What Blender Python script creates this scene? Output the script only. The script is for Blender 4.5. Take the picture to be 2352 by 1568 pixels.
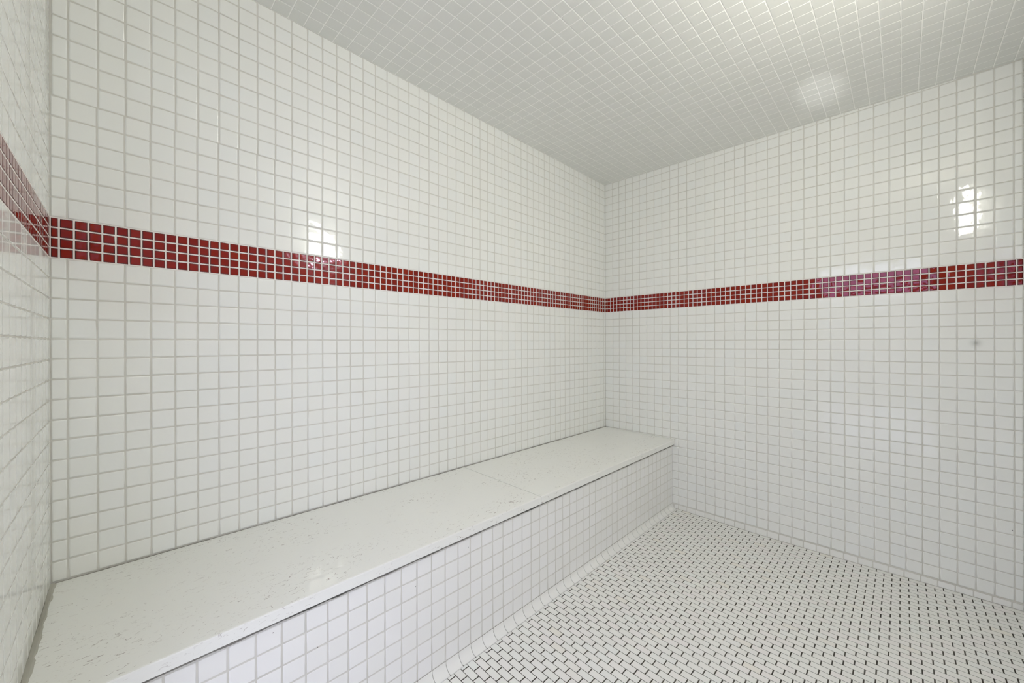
import bpy, math, random
import numpy as np
from mathutils import Matrix, Vector

# ---------------------------------------------------------------- scene, camera, light, exposure
for o in list(bpy.data.objects):
    bpy.data.objects.remove(o, do_unlink=True)
SC = bpy.context.scene
COL = SC.collection
random.seed(7)
RNG = np.random.default_rng(11)
U = 0.0524                 # one tile pitch (two inch mosaic and its joint) in metres
Z0 = -24.76                # height of the floor in tile pitches, counted from the foot of the red band


def P(x, y, z):
    """tile pitches (corner of the two tiled walls, foot of the red band) -> metres above the floor"""
    return Vector((x * U, y * U, (z - Z0) * U))


CAMX, CAMY, CAMZ = 29.2444, -48.3719, -4.2673
F, YAW, PIT, ROL, OX, OY = 893.79, -0.7964, -0.0005, -0.0026, -16.42, 4.32
FW = Vector((math.sin(YAW) * math.cos(PIT), math.cos(YAW) * math.cos(PIT), math.sin(PIT)))
R0 = Vector((math.cos(YAW), -math.sin(YAW), 0))
U0 = R0.cross(FW)
RV = math.cos(ROL) * R0 + math.sin(ROL) * U0
UV = -math.sin(ROL) * R0 + math.cos(ROL) * U0
cam_d = bpy.data.cameras.new('camera')
cam = bpy.data.objects.new('camera', cam_d)
COL.objects.link(cam)
m = Matrix((RV, UV, -FW)).transposed().to_4x4()
m.translation = P(CAMX, CAMY, CAMZ)
cam.matrix_world = m
cam_d.sensor_width = 36
cam_d.lens = F / 2352 * 36
cam_d.shift_x = -OX / 2352
cam_d.shift_y = OY / 2352
cam_d.clip_start = 0.01
SC.camera = cam

world = bpy.data.worlds.new('world')
SC.world = world
world.use_nodes = True
bg = world.node_tree.nodes['Background']
bg.inputs['Color'].default_value = (0.76, 0.78, 1.0, 1)
bg.inputs['Strength'].default_value = 4.2

LAMP_STRENGTH = 48.0
LAMP_COLOR = (1.0, 0.972, 0.855, 1)

SC.view_settings.view_transform = 'Standard'
SC.view_settings.look = 'None'
SC.view_settings.gamma = 1
SC.view_settings.use_curve_mapping = False
SC.view_settings.exposure = 0.14
SC.cycles.max_bounces = 12
SC.cycles.diffuse_bounces = 9
SC.cycles.glossy_bounces = 5
SC.cycles.sample_clamp_indirect = 6.0
SC.cycles.caustics_reflective = False
SC.cycles.use_denoising = True

# room, in tile pitches
YN = -50.97                # wall behind the left end of the bench
XR = 35.62                 # wall with the lamp, right of the frame
ZC, SLOPE = 17.87, -0.0242  # ceiling height at the corner and its fall towards the right
DX0, DX1, DZ = 17.4, 32.6, 10.6   # doorway beside the camera


def ceil_z(x):
    return ZC + SLOPE * x


def floor_z(x):
    return -24.62 - 0.14 * min(1.0, max(0.0, (x - 9.8) / 8.2)) + 0.19 * max(0.0, (x - 22.0) / 13.6)


# ---------------------------------------------------------------- materials
class N:
    def __init__(s, name):
        s.m = bpy.data.materials.new(name)
        s.m.use_nodes = True
        s.t = s.m.node_tree
        s.b = s.t.nodes['Principled BSDF']

    def n(s, kind, **kw):
        nd = s.t.nodes.new(kind)
        for k, v in kw.items():
            if k.startswith('i_'):
                key = k[2:]
                nd.inputs[int(key) if key.isdigit() else key.replace('_', ' ')].default_value = v
            else:
                setattr(nd, k, v)
        return nd

    def l(s, a, b):
        s.t.links.new(a, b)

    def math(s, op, a, b=None, clamp=False):
        nd = s.t.nodes.new('ShaderNodeMath')
        nd.operation = op
        nd.use_clamp = clamp
        for i, v in enumerate((a, b)):
            if v is None:
                continue
            if isinstance(v, (int, float)):
                nd.inputs[i].default_value = v
            else:
                s.l(v, nd.inputs[i])
        return nd.outputs[0]

    def ramp(s, fac, stops):
        nd = s.t.nodes.new('ShaderNodeValToRGB')
        e = nd.color_ramp.elements
        while len(e) < len(stops):
            e.new(0.5)
        for el, (p, c) in zip(e, stops):
            el.position = p
            el.color = (*c, 1)
        s.l(fac, nd.inputs[0])
        return nd.outputs[0]

    def pos(s, scale=1.0):
        g = s.n('ShaderNodeNewGeometry')
        v = s.n('ShaderNodeVectorMath', operation='SCALE')
        v.inputs['Scale'].default_value = scale
        s.l(g.outputs['Position'], v.inputs[0])
        return v.outputs[0]

    def tint(s):
        """a number per tile: the object's own random for single tiles, a stored one for joined tiles"""
        a = s.n('ShaderNodeAttribute', attribute_name='tint')
        o = s.n('ShaderNodeObjectInfo')
        return s.math('FRACT', s.math('ADD', a.outputs['Fac'], o.outputs['Random']))

    def bump(s, height, strength, dist):
        b = s.n('ShaderNodeBump', i_Strength=strength, i_Distance=dist)
        s.l(height, b.inputs['Height'])
        s.l(b.outputs[0], s.b.inputs['Normal'])


def glazed(name, stops, rough, wave, spec=0.5):
    k = N(name)
    t = k.tint()
    k.l(k.ramp(t, stops), k.b.inputs['Base Color'])
    k.b.inputs['Roughness'].default_value = rough
    k.b.inputs['Specular IOR Level'].default_value = spec
    if wave:
        nz = k.n('ShaderNodeTexNoise', i_Scale=28.0, i_Detail=2.0)
        k.l(k.pos(), nz.inputs['Vector'])
        k.bump(nz.outputs[0], wave, 0.01)
    return k.m


def grout(name, c0, c1, rough=0.85):
    k = N(name)
    nz = k.n('ShaderNodeTexNoise', i_Scale=6.0, i_Detail=4.0)
    k.l(k.pos(), nz.inputs['Vector'])
    k.l(k.ramp(nz.outputs[0], [(0.35, c0), (0.65, c1)]), k.b.inputs['Base Color'])
    k.b.inputs['Roughness'].default_value = rough
    n2 = k.n('ShaderNodeTexNoise', i_Scale=900.0, i_Detail=2.0)
    k.l(k.pos(), n2.inputs['Vector'])
    k.bump(n2.outputs[0], 0.3, 0.001)
    return k.m


M_WALL = glazed('white_glazed_tile', [(0.0, (0.80, 0.81, 0.785)), (0.5, (0.82, 0.825, 0.80)), (1.0, (0.805, 0.82, 0.805))], 0.06, 0.05)
M_PLAIN = glazed('flat_white_glazed_tile', [(0.0, (0.80, 0.81, 0.785)), (0.5, (0.82, 0.825, 0.80)), (1.0, (0.805, 0.82, 0.805))], 0.05, 0.0)
M_FACE = glazed('white_bench_tile', [(0.0, (0.80, 0.80, 0.78)), (1.0, (0.82, 0.82, 0.815))], 0.16, 0.05)
M_CEIL = glazed('satin_ceiling_tile', [(0.0, (0.70, 0.71, 0.68)), (1.0, (0.72, 0.725, 0.70))], 0.38, 0.0)
M_COVE = glazed('cove_tile', [(0.0, (0.80, 0.80, 0.77)), (1.0, (0.83, 0.83, 0.81))], 0.12, 0.0)
M_FLOOR = glazed('unglazed_floor_brick', [(0.0, (0.79, 0.79, 0.755)), (0.5, (0.81, 0.81, 0.775)), (0.8, (0.81, 0.785, 0.765)), (0.9, (0.80, 0.815, 0.785)), (0.97, (0.80, 0.785, 0.745)), (1.0, (0.80, 0.775, 0.71))], 0.42, 0.0)
G_WALL = grout('grey_wall_grout', (0.58, 0.57, 0.53), (0.65, 0.64, 0.60))
G_CEIL = grout('white_ceiling_grout', (0.92, 0.92, 0.89), (0.94, 0.94, 0.915))
G_FLOOR = grout('dark_floor_grout', (0.035, 0.030, 0.022), (0.10, 0.095, 0.08))
G_BAND = grout('white_band_grout', (0.80, 0.76, 0.73), (0.84, 0.80, 0.77))
G_COVE = grout('grey_cove_grout', (0.30, 0.29, 0.26), (0.42, 0.41, 0.38))
G_MID = grout('putty_caulk', (0.34, 0.33, 0.28), (0.46, 0.45, 0.40))
G_DARK = grout('grey_caulk', (0.14, 0.135, 0.12), (0.30, 0.29, 0.26))


def red_glass():
    k = N('red_glass_tile')
    t = k.tint()
    k.l(k.ramp(t, [(0.0, (0.20, 0.010, 0.0022)), (1.0, (0.25, 0.017, 0.003))]), k.b.inputs['Base Color'])
    k.b.inputs['Roughness'].default_value = 0.03
    k.b.inputs['Specular IOR Level'].default_value = 0.38
    k.b.inputs['Specular Tint'].default_value = (0.90, 0.68, 1.0, 1)
    nz = k.n('ShaderNodeTexNoise', i_Scale=45.0, i_Detail=1.0)
    k.l(k.pos(), nz.inputs['Vector'])
    k.bump(nz.outputs[0], 0.10, 0.006)
    return k.m


def plain(name, c, rough=0.5, metal=0.0, emit=None):
    k = N(name)
    k.b.inputs['Base Color'].default_value = (*c, 1)
    k.b.inputs['Roughness'].default_value = rough
    k.b.inputs['Metallic'].default_value = metal
    if emit:
        k.b.inputs['Emission Color'].default_value = emit[0]
        k.b.inputs['Emission Strength'].default_value = emit[1]
    return k.m


M_RED = red_glass()
M_REDEDGE = plain('dark_red_glass_edge', (0.075, 0.004, 0.004), 0.3)


def quartz():
    k = N('white_quartz')
    p = k.pos()
    st = k.n('ShaderNodeMapping')
    st.inputs['Rotation'].default_value = (0, 0, 0.5)
    st.inputs['Scale'].default_value = (1.0, 0.45, 1.0)
    k.l(p, st.inputs['Vector'])

    def streak(scale, width, seedv, lo, hi):
        mv = k.n('ShaderNodeMapping')
        mv.inputs['Location'].default_value = (seedv, seedv * 1.7, seedv * 0.3)
        k.l(st.outputs[0], mv.inputs['Vector'])
        a = k.n('ShaderNodeTexNoise', i_Scale=scale, i_Detail=3.0, i_Roughness=0.55, i_Distortion=0.4)
        k.l(mv.outputs[0], a.inputs['Vector'])
        d = k.math('ABSOLUTE', k.math('SUBTRACT', a.outputs[0], 0.5))
        line = k.math('SUBTRACT', 1.0, k.math('DIVIDE', d, width), clamp=True)
        b = k.n('ShaderNodeTexNoise', i_Scale=scale * 2.3, i_Detail=1.0)
        k.l(mv.outputs[0], b.inputs['Vector'])
        c = k.n('ShaderNodeTexNoise', i_Scale=7.0, i_Detail=2.0)
        k.l(mv.outputs[0], c.inputs['Vector'])
        mk = k.math('MULTIPLY', k.math('GREATER_THAN', b.outputs[0], lo), k.math('MULTIPLY', k.math('SUBTRACT', c.outputs[0], hi), 6.0, clamp=True))
        return k.math('MULTIPLY', line, mk)
    s1 = streak(42.0, 0.012, 0.0, 0.56, 0.44)
    s2 = streak(75.0, 0.014, 4.1, 0.58, 0.46)
    s = k.math('MAXIMUM', s1, k.math('MULTIPLY', s2, 0.7))
    k.l(k.ramp(s, [(0.0, (0.80, 0.805, 0.775)), (1.0, (0.24, 0.19, 0.18))]), k.b.inputs['Base Color'])
    k.b.inputs['Roughness'].default_value = 0.04
    return k.m


M_SLAB = quartz()


# ---------------------------------------------------------------- mesh helpers
def mesh_from(name, verts, faces, mats, fmat=None, normals=None, tint=None):
    me = bpy.data.meshes.new(name)
    me.from_pydata([tuple(v) for v in verts], [], [tuple(f) for f in faces])
    for mm in mats:
        me.materials.append(mm)
    if fmat is not None:
        me.polygons.foreach_set('material_index', np.asarray(fmat, dtype=np.int32))
    if tint is not None:
        a = me.attributes.new('tint', 'FLOAT', 'FACE')
        a.data.foreach_set('value', np.asarray(tint, dtype=np.float32))
    if normals is not None:
        me.polygons.foreach_set('use_smooth', np.ones(len(me.polygons), dtype=bool))
        me.update()
        me.normals_split_custom_set_from_vertices([tuple(n) for n in normals])
    me.update()
    return me


def link(name, me, parent=None, mat=None):
    o = bpy.data.objects.new(name, me)
    COL.objects.link(o)
    if parent:
        o.parent = parent
    if mat is not None:
        o.matrix_local = mat
    return o


def tile_shape(w, h, ch, t, drop, k=0.80):
    """w x h tile, soft pressed edge of width ch and fall drop, face at height t"""
    V, Nn = [], []
    for sx, sy in ((-1, -1), (1, -1), (1, 1), (-1, 1)):
        V.append((sx * (w / 2 - ch), sy * (h / 2 - ch), t)); Nn.append((0, 0, 1))
    q = 1 / math.sqrt(2.0)
    for sx, sy in ((-1, -1), (1, -1), (1, 1), (-1, 1)):
        V.append((sx * w / 2, sy * h / 2, t - drop))
        v = Vector((sx * q * k, sy * q * k, 1.4 - k)).normalized(); Nn.append(tuple(v))
    for sx, sy in ((-1, -1), (1, -1), (1, 1), (-1, 1)):
        V.append((sx * w / 2, sy * h / 2, -0.02)); Nn.append((sx * q, sy * q, 0))
    Fc = [(0, 1, 2, 3)]
    for i in range(4):
        j = (i + 1) % 4
        Fc.append((4 + i, 4 + j, j, i))
    for i in range(4):
        j = (i + 1) % 4
        Fc.append((8 + i, 8 + j, 4 + j, 4 + i))
    return np.array(V, float), Fc, np.array(Nn, float)


def area_px(c, n, w, h):
    d = c - Vector((CAMX, CAMY, CAMZ))
    zf = d.dot(FW)
    if zf < 0.5:
        return -1.0
    px = 1176 + OX + F * d.dot(RV) / zf
    py = 784 + OY - F * d.dot(UV) / zf
    if not (-12 < px < 2364 and -12 < py < 1580):
        return -1.0
    return F * F * w * h * abs(d.normalized().dot(n)) / (d.length_squared)


LIMIT = 300


def lay(parent, cells, frame, name, rest, mats, gap, ch=0.06, t=0.016, drop=0.013, tilt=0.006, edge_mat=False, limit=LIMIT, k_edge=0.8):
    """cells: (centre Vector in pitches, w, h) with full pitch sizes; frame: (u, v, n) unit vectors or a function of the centre."""
    base = {}
    rows = []
    for c, w, h in cells:
        fr = frame(c) if callable(frame) else frame
        rows.append((area_px(c, fr[2], w, h), c, w, h, fr))
    rows.sort(key=lambda r: -r[0])
    big = [r for r in rows[:limit] if r[0] > 0]
    small = rows[len(big):]

    def mat_of(c, fr, w, h, scale):
        a, b, g = RNG.normal(0, tilt, 2).tolist() + [RNG.normal(0, 0.002)]
        rot = Matrix((fr[0], fr[1], fr[2])).transposed().to_4x4()
        loc = Matrix.Translation(P(c.x, c.y, c.z))
        return loc @ rot @ Matrix.Rotation(a, 4, 'X') @ Matrix.Rotation(b, 4, 'Y') @ Matrix.Rotation(g, 4, 'Z') @ scale

    fm = ([0] + [1] * 8) if edge_mat else None
    for ar, c, w, h, fr in big:
        key = (round(w, 1), round(h, 1))
        if key not in base:
            V, Fc, Nn = tile_shape((key[0] - gap[0]) * U, (key[1] - gap[1]) * U, ch * U, t * U, drop * U, k_edge)
            V[8:, 2] = -0.02 * U
            base[key] = mesh_from(name, V, Fc, mats, fm, Nn)
        sx = (w - gap[0]) / (key[0] - gap[0]); sy = (h - gap[1]) / (key[1] - gap[1])
        link(name, base[key], parent, mat_of(c, fr, w, h, Matrix.Diagonal((sx, sy, 1, 1))))
    if small:
        AV, AF, AN, AT, AM = [], [], [], [], []
        k = 0
        for ar, c, w, h, fr in small:
            V, Fc, Nn = tile_shape(max(0.03, w - gap[0]) * U, max(0.03, h - gap[1]) * U, min(ch, w / 6, h / 6) * U, t * U, drop * U, k_edge)
            V[8:, 2] = -0.02 * U
            mt = np.array(mat_of(c, fr, w, h, Matrix.Identity(4)))
            AV.append(V @ mt[:3, :3].T + mt[:3, 3])
            AN.append(Nn @ mt[:3, :3].T)
            AF += [tuple(i + k for i in f) for f in Fc]
            AT += [RNG.random()] * 9
            if fm:
                AM += fm
            k += 12
        me = mesh_from(rest, np.concatenate(AV), AF, mats, AM if fm else None, np.concatenate(AN), AT)
        o = link(rest, me, parent)
        o['kind'] = 'stuff'
    return len(big), len(small)


def box_verts(x0, x1, y0, y1, z0, z1):
    V = [P(x, y, z) for z in (z0, z1) for x, y in ((x0, y0), (x1, y0), (x1, y1), (x0, y1))]
    Fc = [(3, 2, 1, 0), (4, 5, 6, 7), (0, 1, 5, 4), (1, 2, 6, 5), (2, 3, 7, 6), (3, 0, 4, 7)]
    return V, Fc


def boxes(name, bl, mat, parent=None):
    V, Fc = [], []
    for b in bl:
        v, f = box_verts(*b)
        Fc += [tuple(i + len(V) for i in q) for q in f]
        V += v
    return link(name, mesh_from(name, V, Fc, [mat]), parent)


def structure(o):
    o['kind'] = 'structure'
    return o


X, Y, Z = Vector((1, 0, 0)), Vector((0, 1, 0)), Vector((0, 0, 1))
GAP = (0.064, 0.064)


def yl(i):       # upright joints of the long left wall, from the corner
    u = i / 50.0
    return -(0.4046 + i + 0.28 * u * (u - 1) * 4 + 0.066 * u * (u - 1) * (u - .5) * 20)


def xr(i):       # upright joints of the back wall, from the corner
    u = i / 34.0
    return 1.185 + i - 0.11 * u * (u - 1) * 4 - 0.184 * u * (u - 1) * (u - .5) * 20


def cells_wall(lines, rows_of, fixed, axis):
    """lines: joint positions along the wall; rows_of(mid): list of (z0, z1); axis 'x' or 'y'"""
    out = []
    for a, b in zip(lines[:-1], lines[1:]):
        if abs(b - a) < 0.1:
            continue
        mid = (a + b) / 2
        for z0, z1 in rows_of(mid):
            if z1 - z0 < 0.12:
                continue
            zc = (z0 + z1) / 2
            c = Vector((mid, fixed, zc)) if axis == 'x' else Vector((fixed, mid, zc))
            out.append((c, abs(b - a), z1 - z0))
    return out


def rows_between(lo, hi):
    """full and cut courses of white tile between lo and hi, the red band (0 to 2) left free"""
    r = []
    for k in range(-26, 19):
        if k in (0, 1):
            continue
        a, b = max(k, lo), min(k + 1, hi)
        if b > a:
            r.append((a, b))
    return r


REC = 0.016     # grout lies this far behind the tile faces


# ---------------------------------------------------------------- walls
# long left wall, x = 0
wl = structure(boxes('wall_left', [(-2.5, -REC, YN - 2.5, 2.5, -25.5, 20.5)], G_WALL))
boxes('band_grout', [(-REC - 0.02, -REC + 0.008, YN, 0, -0.02, 2.02)], G_BAND, wl)
lines = [0.0] + [yl(i) for i in range(51)] + [YN]
cl = cells_wall(lines, lambda m_: rows_between(-16.1, ZC + 0.02), -REC, 'y')
jog = []
for c, w, h in cl:                       # the upper sheets are set a trace towards the corner
    if c.z > 8:
        c = c + Vector((0, 0.05 * min(1, -c.y / 40), 0))
    jog.append((c, w, h))
FR_L = (Y, Z, X)
lay(wl, jog, FR_L, 'tile', 'tile_field', [M_WALL], GAP)
rl = [-41.18 + 0.4997 * j for j in range(-19, 83)]
rl = [YN] + [v for v in rl if YN + 0.1 < v < -0.08] + [0.0]
cl = [(Vector((-REC, (a + b) / 2, 0.25 + 0.5 * k)), b - a, 0.5) for a, b in zip(rl[:-1], rl[1:]) for k in range(4)]
RG = (0.068, 0.068)
lay(wl, cl, FR_L, 'red_tile', 'red_tile_field', [M_RED, M_REDEDGE], RG, ch=0.036, t=0.018, drop=0.008, tilt=0.008, edge_mat=True)

# back wall, y = 0
wb = structure(boxes('wall_back', [(-2.5, XR + 2.5, REC, 2.5, -25.5, 20.5)], G_WALL))
boxes('band_grout', [(0, XR, REC - 0.008, REC + 0.02, -0.02, 2.02)], G_BAND, wb)
lines = [0.0, 0.16] + [xr(i) for i in range(35)] + [XR]
lines = [0.0] + [xr(i) for i in range(35)] + [XR]
FR_B = (X, Z, -Y)


def rows_back(m_):
    lo = -24.06 if m_ > 9.4 else -16.3
    return rows_between(lo, ceil_z(m_) + 0.03)


cl = cells_wall(lines, rows_back, REC, 'x')
cl = [(c, w, h) for c, w, h in cl]
lay(wb, cl, FR_B, 'tile', 'tile_field', [M_WALL], GAP)
rl = [22.3 + 0.5 * j for j in range(-45, 28)]
rl = [0.0] + [v for v in rl if 0.1 < v < XR - 0.1] + [XR]
cl = [(Vector(((a + b) / 2, REC, 0.25 + 0.5 * k)), b - a, 0.5) for a, b in zip(rl[:-1], rl[1:]) for k in range(4)]
lay(wb, cl, FR_B, 'red_tile', 'red_tile_field', [M_RED, M_REDEDGE], RG, ch=0.036, t=0.018, drop=0.008, tilt=0.008, edge_mat=True)

# wall at the near end of the bench, y = YN, with the doorway
wf = structure(boxes('wall_front', [(-2.5, DX0, YN - 2.5, YN - REC, -25.5, 20.5), (DX1, XR + 2.5, YN - 2.5, YN - REC, -25.5, 20.5), (DX0, DX1, YN - 2.5, YN - REC, DZ, 20.5)], G_WALL))
boxes('band_grout', [(0, DX0, YN - REC - 0.02, YN - REC + 0.008, -0.02, 2.02)], G_BAND, wf)
FR_F = (-X, Z, Y)


def rows_front(m_):
    hi = ceil_z(m_) + 0.03
    lo = -16.1 if m_ < 9.6 else -24.7
    if m_ > DX0:
        lo = DZ
    return rows_between(lo, hi)


lines = [0.0] + [0.4 + i for i in range(0, 18)] + [DX0 + 0.9 + i for i in range(0, 17)] + [XR]
lines = sorted(set(lines))
cl = cells_wall(lines, rows_front, YN - REC, 'x')
lay(wf, cl, FR_F, 'tile', 'tile_field', [M_PLAIN], GAP, ch=0.03, t=0.016, drop=0.006, tilt=0.0008, k_edge=0.4)
rl = [0.0] + [0.4 + 0.5 * i for i in range(0, 35)]
cl = [(Vector(((a + b) / 2, YN - REC, 0.25 + 0.5 * k)), b - a, 0.5) for a, b in zip(rl[:-1], rl[1:]) for k in range(4)]
lay(wf, cl, FR_F, 'red_tile', 'red_tile_field', [M_RED, M_REDEDGE], RG, ch=0.03, t=0.016, drop=0.005, tilt=0.002, edge_mat=True)

# wall right of the frame, x = XR
wr = structure(boxes('wall_right', [(XR + REC, XR + 2.5, YN - 2.5, 2.5, -25.5, 20.5)], G_WALL))
boxes('band_grout', [(XR + REC - 0.008, XR + REC + 0.02, YN, 0, -0.02, 2.02)], G_BAND, wr)
lines = [YN] + [-50.6 + i for i in range(51)] + [0.0]
cl = cells_wall(lines, lambda m_: rows_between(-24.76, ceil_z(XR) + 0.03), XR + REC, 'y')
FR_R = (-Y, Z, -X)
lay(wr, cl, FR_R, 'tile', 'tile_field', [M_WALL], GAP)
rl = [YN] + [-50.6 + 0.5 * i for i in range(101)] + [0.0]
cl = [(Vector((XR + REC, (a + b) / 2, 0.25 + 0.5 * k)), b - a, 0.5) for a, b in zip(rl[:-1], rl[1:]) for k in range(4)]
lay(wr, cl, FR_R, 'red_tile', 'red_tile_field', [M_RED, M_REDEDGE], RG, ch=0.036, t=0.018, drop=0.008, tilt=0.008, edge_mat=True)

# ---------------------------------------------------------------- ceiling, falling towards the right
cr = 0.012
V = [P(x, y, ceil_z(x) + dz) for dz in (cr, 3.0) for x, y in ((-2.5, YN - 2.5), (XR + 2.5, YN - 2.5), (XR + 2.5, 2.5), (-2.5, 2.5))]
Fc = [(3, 2, 1, 0), (4, 5, 6, 7), (0, 1, 5, 4), (1, 2, 6, 5), (2, 3, 7, 6), (3, 0, 4, 7)]
ceil = structure(link('ceiling', mesh_from('ceiling', V, Fc, [G_CEIL])))
ux = Vector((1, 0, SLOPE)).normalized()
nz_ = Vector((SLOPE, 0, -1)).normalized()
FR_C = (ux, -Y, nz_)
xs = [0.0] + [0.2 + i for i in range(1, 36)] + [XR]
ys = [0.0] + [-0.38 - i for i in range(51)] + [YN]
cl = []
for a, b in zip(xs[:-1], xs[1:]):
    for c0, c1 in zip(ys[:-1], ys[1:]):
        if c0 - c1 < 0.15 or b - a < 0.15:
            continue
        xm = (a + b) / 2
        cl.append((Vector((xm, (c0 + c1) / 2, ceil_z(xm) + cr)), b - a, c0 - c1))
lay(ceil, cl, FR_C, 'tile', 'tile_field', [M_CEIL], (0.062, 0.056), ch=0.026, t=0.014, drop=0.008, tilt=0.0015)

# ---------------------------------------------------------------- floor, falling a little from the bench
fx = [9.0, 9.8, 11.8, 13.9, 16.0, 18.0, 22.0, XR + 2.5]
FREC = 0.010
V, Fc = [], []
for x in fx:
    for y in (YN - 2.5, 2.5):
        for dz in (-FREC, -1.2):
            V.append(P(x, y, floor_z(x) + dz))
for i in range(len(fx) - 1):
    a, b = 4 * i, 4 * (i + 1)
    Fc += [(a, b, b + 2, a + 2), (a + 1, a + 3, b + 3, b + 1), (a, a + 1, b + 1, b), (a + 2, b + 2, b + 3, a + 3)]
Fc += [(0, 2, 3, 1), (4 * (len(fx) - 1), 4 * (len(fx) - 1) + 1, 4 * (len(fx) - 1) + 3, 4 * (len(fx) - 1) + 2)]
fl = structure(link('floor', mesh_from('floor', V, Fc, [G_FLOOR])))


def rowy(k):     # middle of floor course k, counted from the course traced in the photograph
    return -15.13 + 0.5 * k + (0.38 * (k / 29.0) ** 2 if k > 0 else 0.0)


XF0 = 9.84
cl = []
for k in range(-73, 31):
    y0 = (rowy(k) + rowy(k - 1)) / 2
    y1 = (rowy(k) + rowy(k + 1)) / 2
    y0, y1 = max(y0, YN), min(y1, 0.0)
    if y1 - y0 < 0.14:
        continue
    off = 0.07 if k % 2 == 0 else 0.57
    xs = [XF0] + [v for v in (off + n for n in range(9, 37)) if XF0 + 0.15 < v < XR - 0.12] + [XR]
    for a, b in zip(xs[:-1], xs[1:]):
        xm = (a + b) / 2
        cl.append((Vector((xm, (y0 + y1) / 2, floor_z(xm) - FREC)), b - a, y1 - y0))


def fr_floor(c):
    s = -0.14 / 8.2 if 9.8 < c.x < 18 else (0.19 / 13.6 if c.x > 22 else 0.0)
    u = Vector((1, 0, s)).normalized()
    return (u, Y, Vector((-s, 0, 1)).normalized())


lay(fl, cl, fr_floor, 'floor_tile', 'floor_tile_field', [M_FLOOR], (0.075, 0.044), ch=0.010, t=0.012, drop=0.004, tilt=0.002)

# ---------------------------------------------------------------- base course along the back wall
bb = structure(boxes('baseboard_back', [(9.4, XR, -0.004, 0.06, -25.0, -24.05)], G_WALL))
lines = [9.62] + [xr(i) - 0.03 - 0.003 * i for i in range(9, 35)] + [XR]
cl = [(Vector(((a + b) / 2, 0.0, (-24.07 + floor_z((a + b) / 2)) / 2)), b - a, -24.07 - floor_z((a + b) / 2) - 0.01) for a, b in zip(lines[:-1], lines[1:]) if b - a > 0.12]
lay(bb, cl, FR_B, 'base_tile', 'base_tile_field', [M_COVE], (0.07, 0.08), ch=0.03, t=0.03, drop=0.02, tilt=0.004)

# ---------------------------------------------------------------- bench along the left wall
bench = bpy.data.objects.new('bench', None)
COL.objects.link(bench)
bench.location = P(5, -25.5, Z0)
bench['label'] = 'long built-in bench of white tile with a pale quartz seat, along the left wall'
bench['category'] = 'bench'
INV = Matrix.Translation(-bench.location)
XF = 9.35


def bpart(o):
    o.matrix_parent_inverse = INV
    return o


core = bpart(boxes('bench_base', [(0.03, XF - REC, YN + 0.02, -0.02, -25.2, -16.78)], G_WALL, bench))
core['label'] = 'grey grout face behind the white square tiles'
FR_V = (Y, Z, X)
lines = [0.0] + [yl(i) - 0.02 for i in range(51)] + [YN]
cl = cells_wall(lines, lambda m_: [(-17.98 - i, -16.98 - i) for i in range(7)], XF - REC, 'y')
cl = [(c + Vector((0, 0, -0.05)), w, h) for c, w, h in cl]
n0 = set(bpy.data.objects.keys())
lay(core, cl, FR_V, 'tile', 'tile_field', [M_FACE], (0.075, 0.075), ch=0.04)

# quartz seat in two lengths
ZT0, ZT1, XS, TH = -16.02, -16.15, 9.66, 0.60


def slab(y0, y1, label):
    prof = [(0.03, ZT0 - TH), (XS - 0.05, ZT1 - TH), (XS, ZT1 - TH + 0.04), (XS, ZT1 - 0.07), (XS - 0.02, ZT1 - 0.02), (XS - 0.07, ZT1), (0.03, ZT0)]
    V = [P(x, y, z) for y in (y0, y1) for x, z in prof]
    n = len(prof)
    Fc = [tuple(range(n))[::-1], tuple(range(n, 2 * n))]
    Fc = [tuple(range(n)), tuple(range(2 * n - 1, n - 1, -1))]
    for i in range(n):
        j = (i + 1) % n
        Fc.append((j, i, n + i, n + j))
    o = bpart(link('seat_slab', mesh_from('seat_slab', V, Fc, [M_SLAB]), bench))
    o['label'] = label
    return o


slab(YN + 0.03, -25.36, 'nearer quartz seat slab, with more grey flecks')
slab(-25.30, -0.03, 'quartz seat slab reaching the far corner')


def ribbon(name, pts, parent, mat, r0=0.05, r1=0.05, seg=6):
    """uneven bead of caulk along pts"""
    V, Fc = [], []
    n = len(pts)
    for i, p in enumerate(pts):
        d = (pts[min(i + 1, n - 1)] - pts[max(i - 1, 0)]).normalized()
        s = d.cross(Z).normalized()
        r = random.uniform(r0, r1)
        for k in range(seg):
            a = 2 * math.pi * k / seg
            q = p + s * (math.cos(a) * r) + Z * (math.sin(a) * r * 0.7)
            V.append(P(q.x, q.y, q.z))
    for i in range(n - 1):
        for k in range(seg):
            k2 = (k + 1) % seg
            Fc.append((i * seg + k, i * seg + k2, (i + 1) * seg + k2, (i + 1) * seg + k))
    Fc += [tuple(range(seg))[::-1], tuple(range((n - 1) * seg, n * seg))]
    return bpart(link(name, mesh_from(name, V, Fc, [mat]), parent))


def span(a, b, n):
    return [a + (b - a) * i / n for i in range(n + 1)]


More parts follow.
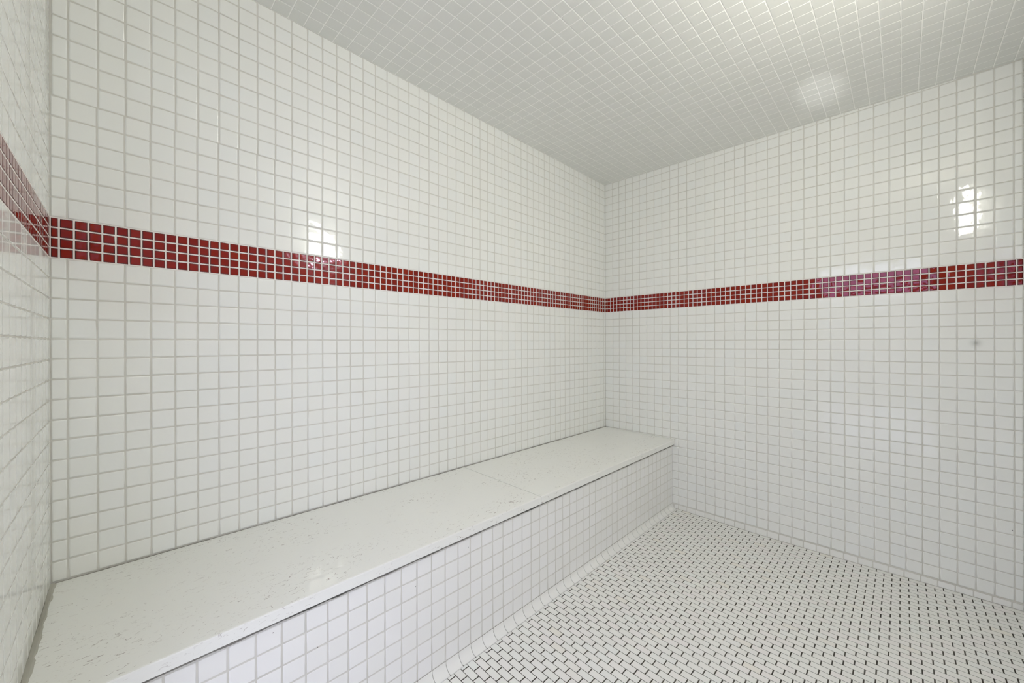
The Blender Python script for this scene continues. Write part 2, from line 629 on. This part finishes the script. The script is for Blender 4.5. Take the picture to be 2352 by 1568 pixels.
seam = bpart(boxes('joint', [(XF - 0.1, XF - 0.002, YN + 0.03, -0.03, -24.075, -24.03)], G_DARK, bench))
seam['label'] = 'thin dark joint above the cove tiles'
c1 = ribbon('caulk', span(Vector((0.07, YN + 0.1, ZT0 - 0.02)), Vector((0.07, -0.05, ZT0 - 0.02)), 60), bench, G_DARK, 0.04, 0.065)
c1['label'] = 'grey caulk line between seat and long wall'
c2 = ribbon('caulk', span(Vector((0.05, -0.06, ZT0 - 0.03)), Vector((XS + 0.05, -0.06, ZT1 - 0.03)), 30), bench, G_DARK, 0.03, 0.05)
c2['label'] = 'thin grey caulk line at the far end of the seat'
c3 = ribbon('caulk', span(Vector((0.2, YN + 0.06, ZT0 - 0.02)), Vector((XS, YN + 0.06, ZT1 - 0.02)), 36), bench, G_MID, 0.09, 0.17)
c3['label'] = 'wide ragged grey caulk at the near end of the seat'
G_BLACK = grout('painted_shade_joint', (0.08, 0.08, 0.07), (0.24, 0.23, 0.21))  # joint colour darkened to stand for the shade under the overhang
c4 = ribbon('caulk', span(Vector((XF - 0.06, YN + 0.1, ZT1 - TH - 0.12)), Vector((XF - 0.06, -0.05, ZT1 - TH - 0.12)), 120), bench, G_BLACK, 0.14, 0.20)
c4['label'] = 'dark uneven joint with painted shade under the seat overhang'

# cove tiles at the foot of the bench
CR, CXC, CZC = 0.53, 9.88, -24.10
prof = [(XF - 0.03, -24.03), (XF + 0.0, -24.04)]
for i in range(8):
    a = math.pi / 2 * i / 7
    prof.append((CXC - CR * math.cos(a), CZC - CR * math.sin(a)))
prof += [(XF - 0.03, -24.63)]
gp = [(XF - 0.3, -24.03), (XF - 0.02, -24.03)]
for i in range(8):
    a = math.pi / 2 * i / 7
    gp.append((CXC - 0.02 - (CR + 0.015) * math.cos(a), CZC - (CR + 0.012) * math.sin(a)))
gp += [(CXC - 0.02, -25.2), (XF - 0.3, -25.2)]
V = [P(x, y, z) for y in (YN + 0.02, -0.02) for x, z in gp]
n = len(gp)
Fc = [tuple(range(n)), tuple(range(2 * n - 1, n - 1, -1))] + [((i + 1) % n, i, n + i, n + (i + 1) % n) for i in range(n)]
cove = structure(link('baseboard_left', mesh_from('baseboard_left', V, Fc, [G_COVE])))
lines = [-0.02] + [yl(i) for i in range(51)] + [YN]
base = None
for a, b in zip(lines[:-1], lines[1:]):
    if a - b < 0.12:
        continue
    L = 0.94
    if base is None:
        V = [Vector((x * U, y * U, z * U)) for y in (-L / 2, L / 2) for x, z in prof]
        n = len(prof)
        V = V + V
        Fc = [tuple(range(2 * n, 3 * n)), tuple(range(4 * n - 1, 3 * n - 1, -1))]
        for i in range(n):
            j = (i + 1) % n
            Fc.append((j, i, n + i, n + j))
        base = mesh_from('cove_tile', V, Fc, [M_COVE])
        base.polygons.foreach_set('use_smooth', np.array([0, 0] + [1 if 1 <= i <= 8 else 0 for i in range(n)], dtype=bool))
    mt = Matrix.Translation(P(random.uniform(-.004, .004), (a + b) / 2, random.uniform(-.004, .004)))
    mt = Matrix.Translation(Vector((0, (a + b) / 2 * U, -Z0 * U))) @ Matrix.Diagonal((1, (a - b - 0.045) / L, 1, 1))
    link('cove_tile', base, cove, mt)

# ---------------------------------------------------------------- lamp on the right-hand wall, seen only in the glaze
lamp = bpy.data.objects.new('wall_light', None)
COL.objects.link(lamp)
LY, LZ = -25.9, 11.5
lamp.location = P(XR, LY, LZ)
lamp['label'] = 'lit rectangular bulkhead lamp with white glass on the side wall'
lamp['category'] = 'light'
LI = Matrix.Translation(-lamp.location)
g = boxes('glass_cover', [(XR - 1.2, XR - 0.12, LY - 2.0, LY + 2.0, LZ - 2.0, LZ + 2.0)], plain('lit_glass', (0.9, 0.9, 0.9), 0.3, emit=(LAMP_COLOR, LAMP_STRENGTH)), lamp)
g.matrix_parent_inverse = LI
g = boxes('base_plate', [(XR - 0.12, XR - 0.005, LY - 2.2, LY + 2.2, LZ - 2.2, LZ + 2.2)], plain('white_enamel', (0.8, 0.8, 0.78), 0.3), lamp)
g.matrix_parent_inverse = LI

# ---------------------------------------------------------------- daylight room beyond the doorway
M_OUT = plain('pale_stone_paving', (0.60, 0.60, 0.58), 0.5)
M_FENCE = plain('grey_render', (0.22, 0.22, 0.22), 0.8)
o = structure(boxes('floor_outside', [(-60, 110, -140, YN - 2.5, -26.5, -24.8)], M_OUT))
o = structure(boxes('wall_outside', [(-60, 110, -122, -120, -24.8, 11.0)], M_FENCE))


# ---------------------------------------------------------------- marks on the tiles
def smudge(name, c, r, fr, parent, mat, n=24):
    V = [P(*c)] + [P(*(c + fr[0] * (r * math.cos(2 * math.pi * i / n)) + fr[1] * (r * math.sin(2 * math.pi * i / n)))) for i in range(n)]
    Fc = [(0, 1 + i, 1 + (i + 1) % n) for i in range(n)]
    me = mesh_from(name, V, Fc, [mat])
    a = me.attributes.new('rim', 'FLOAT', 'POINT')
    a.data.foreach_set('value', np.array([0.0] + [1.0] * n, dtype=np.float32))
    return link(name, me, parent)


def smudge_mat(name, col, k0):
    k = N(name)
    a = k.n('ShaderNodeAttribute', attribute_name='rim')
    f = k.math('POWER', k.math('SUBTRACT', 1.0, a.outputs['Fac'], clamp=True), 2.2)
    k.l(k.math('MULTIPLY', f, k0), k.b.inputs['Alpha'])
    k.b.inputs['Base Color'].default_value = (*col, 1)
    k.b.inputs['Roughness'].default_value = 0.6
    return k.m


M_SM = smudge_mat('grey_smudge', (0.26, 0.26, 0.25), 0.42)
M_SP = smudge_mat('dark_speck', (0.03, 0.03, 0.03), 6.0)
for x, z, r in ((33.32, -4.36, 0.55),):
    smudge('smudge', Vector((x, -0.02, z)), r, FR_B, wb, M_SM)
for x, z in ((26.68, -19.40), (35.07, -18.62), (27.7, -24.3)):
    smudge('speck', Vector((x, -0.02, z)), 0.04, FR_B, wb, M_SP, 8)
for y, z in ((-36.26, -18.43), (-32.3, -17.6), (-43.6, -17.3), (-41.7, -19.0)):
    smudge('speck', Vector((XF + 0.02, y, z)), 0.03, FR_V, core, M_SP, 8)


# a narrow beam added without a fixture to brighten a patch of ceiling
sp = bpy.data.lights.new('helper_spot', 'SPOT')
sp.energy = 110
sp.spot_size = math.radians(4.2)
sp.spot_blend = 1.0
sp.shadow_soft_size = 0.01
so = bpy.data.objects.new('helper_spot', sp)
COL.objects.link(so)
a_, b_ = P(22, -53, -15), P(24.3, -5.6, 17.3)
so.location = a_
so.rotation_euler = (b_ - a_).to_track_quat('-Z', 'Y').to_euler()
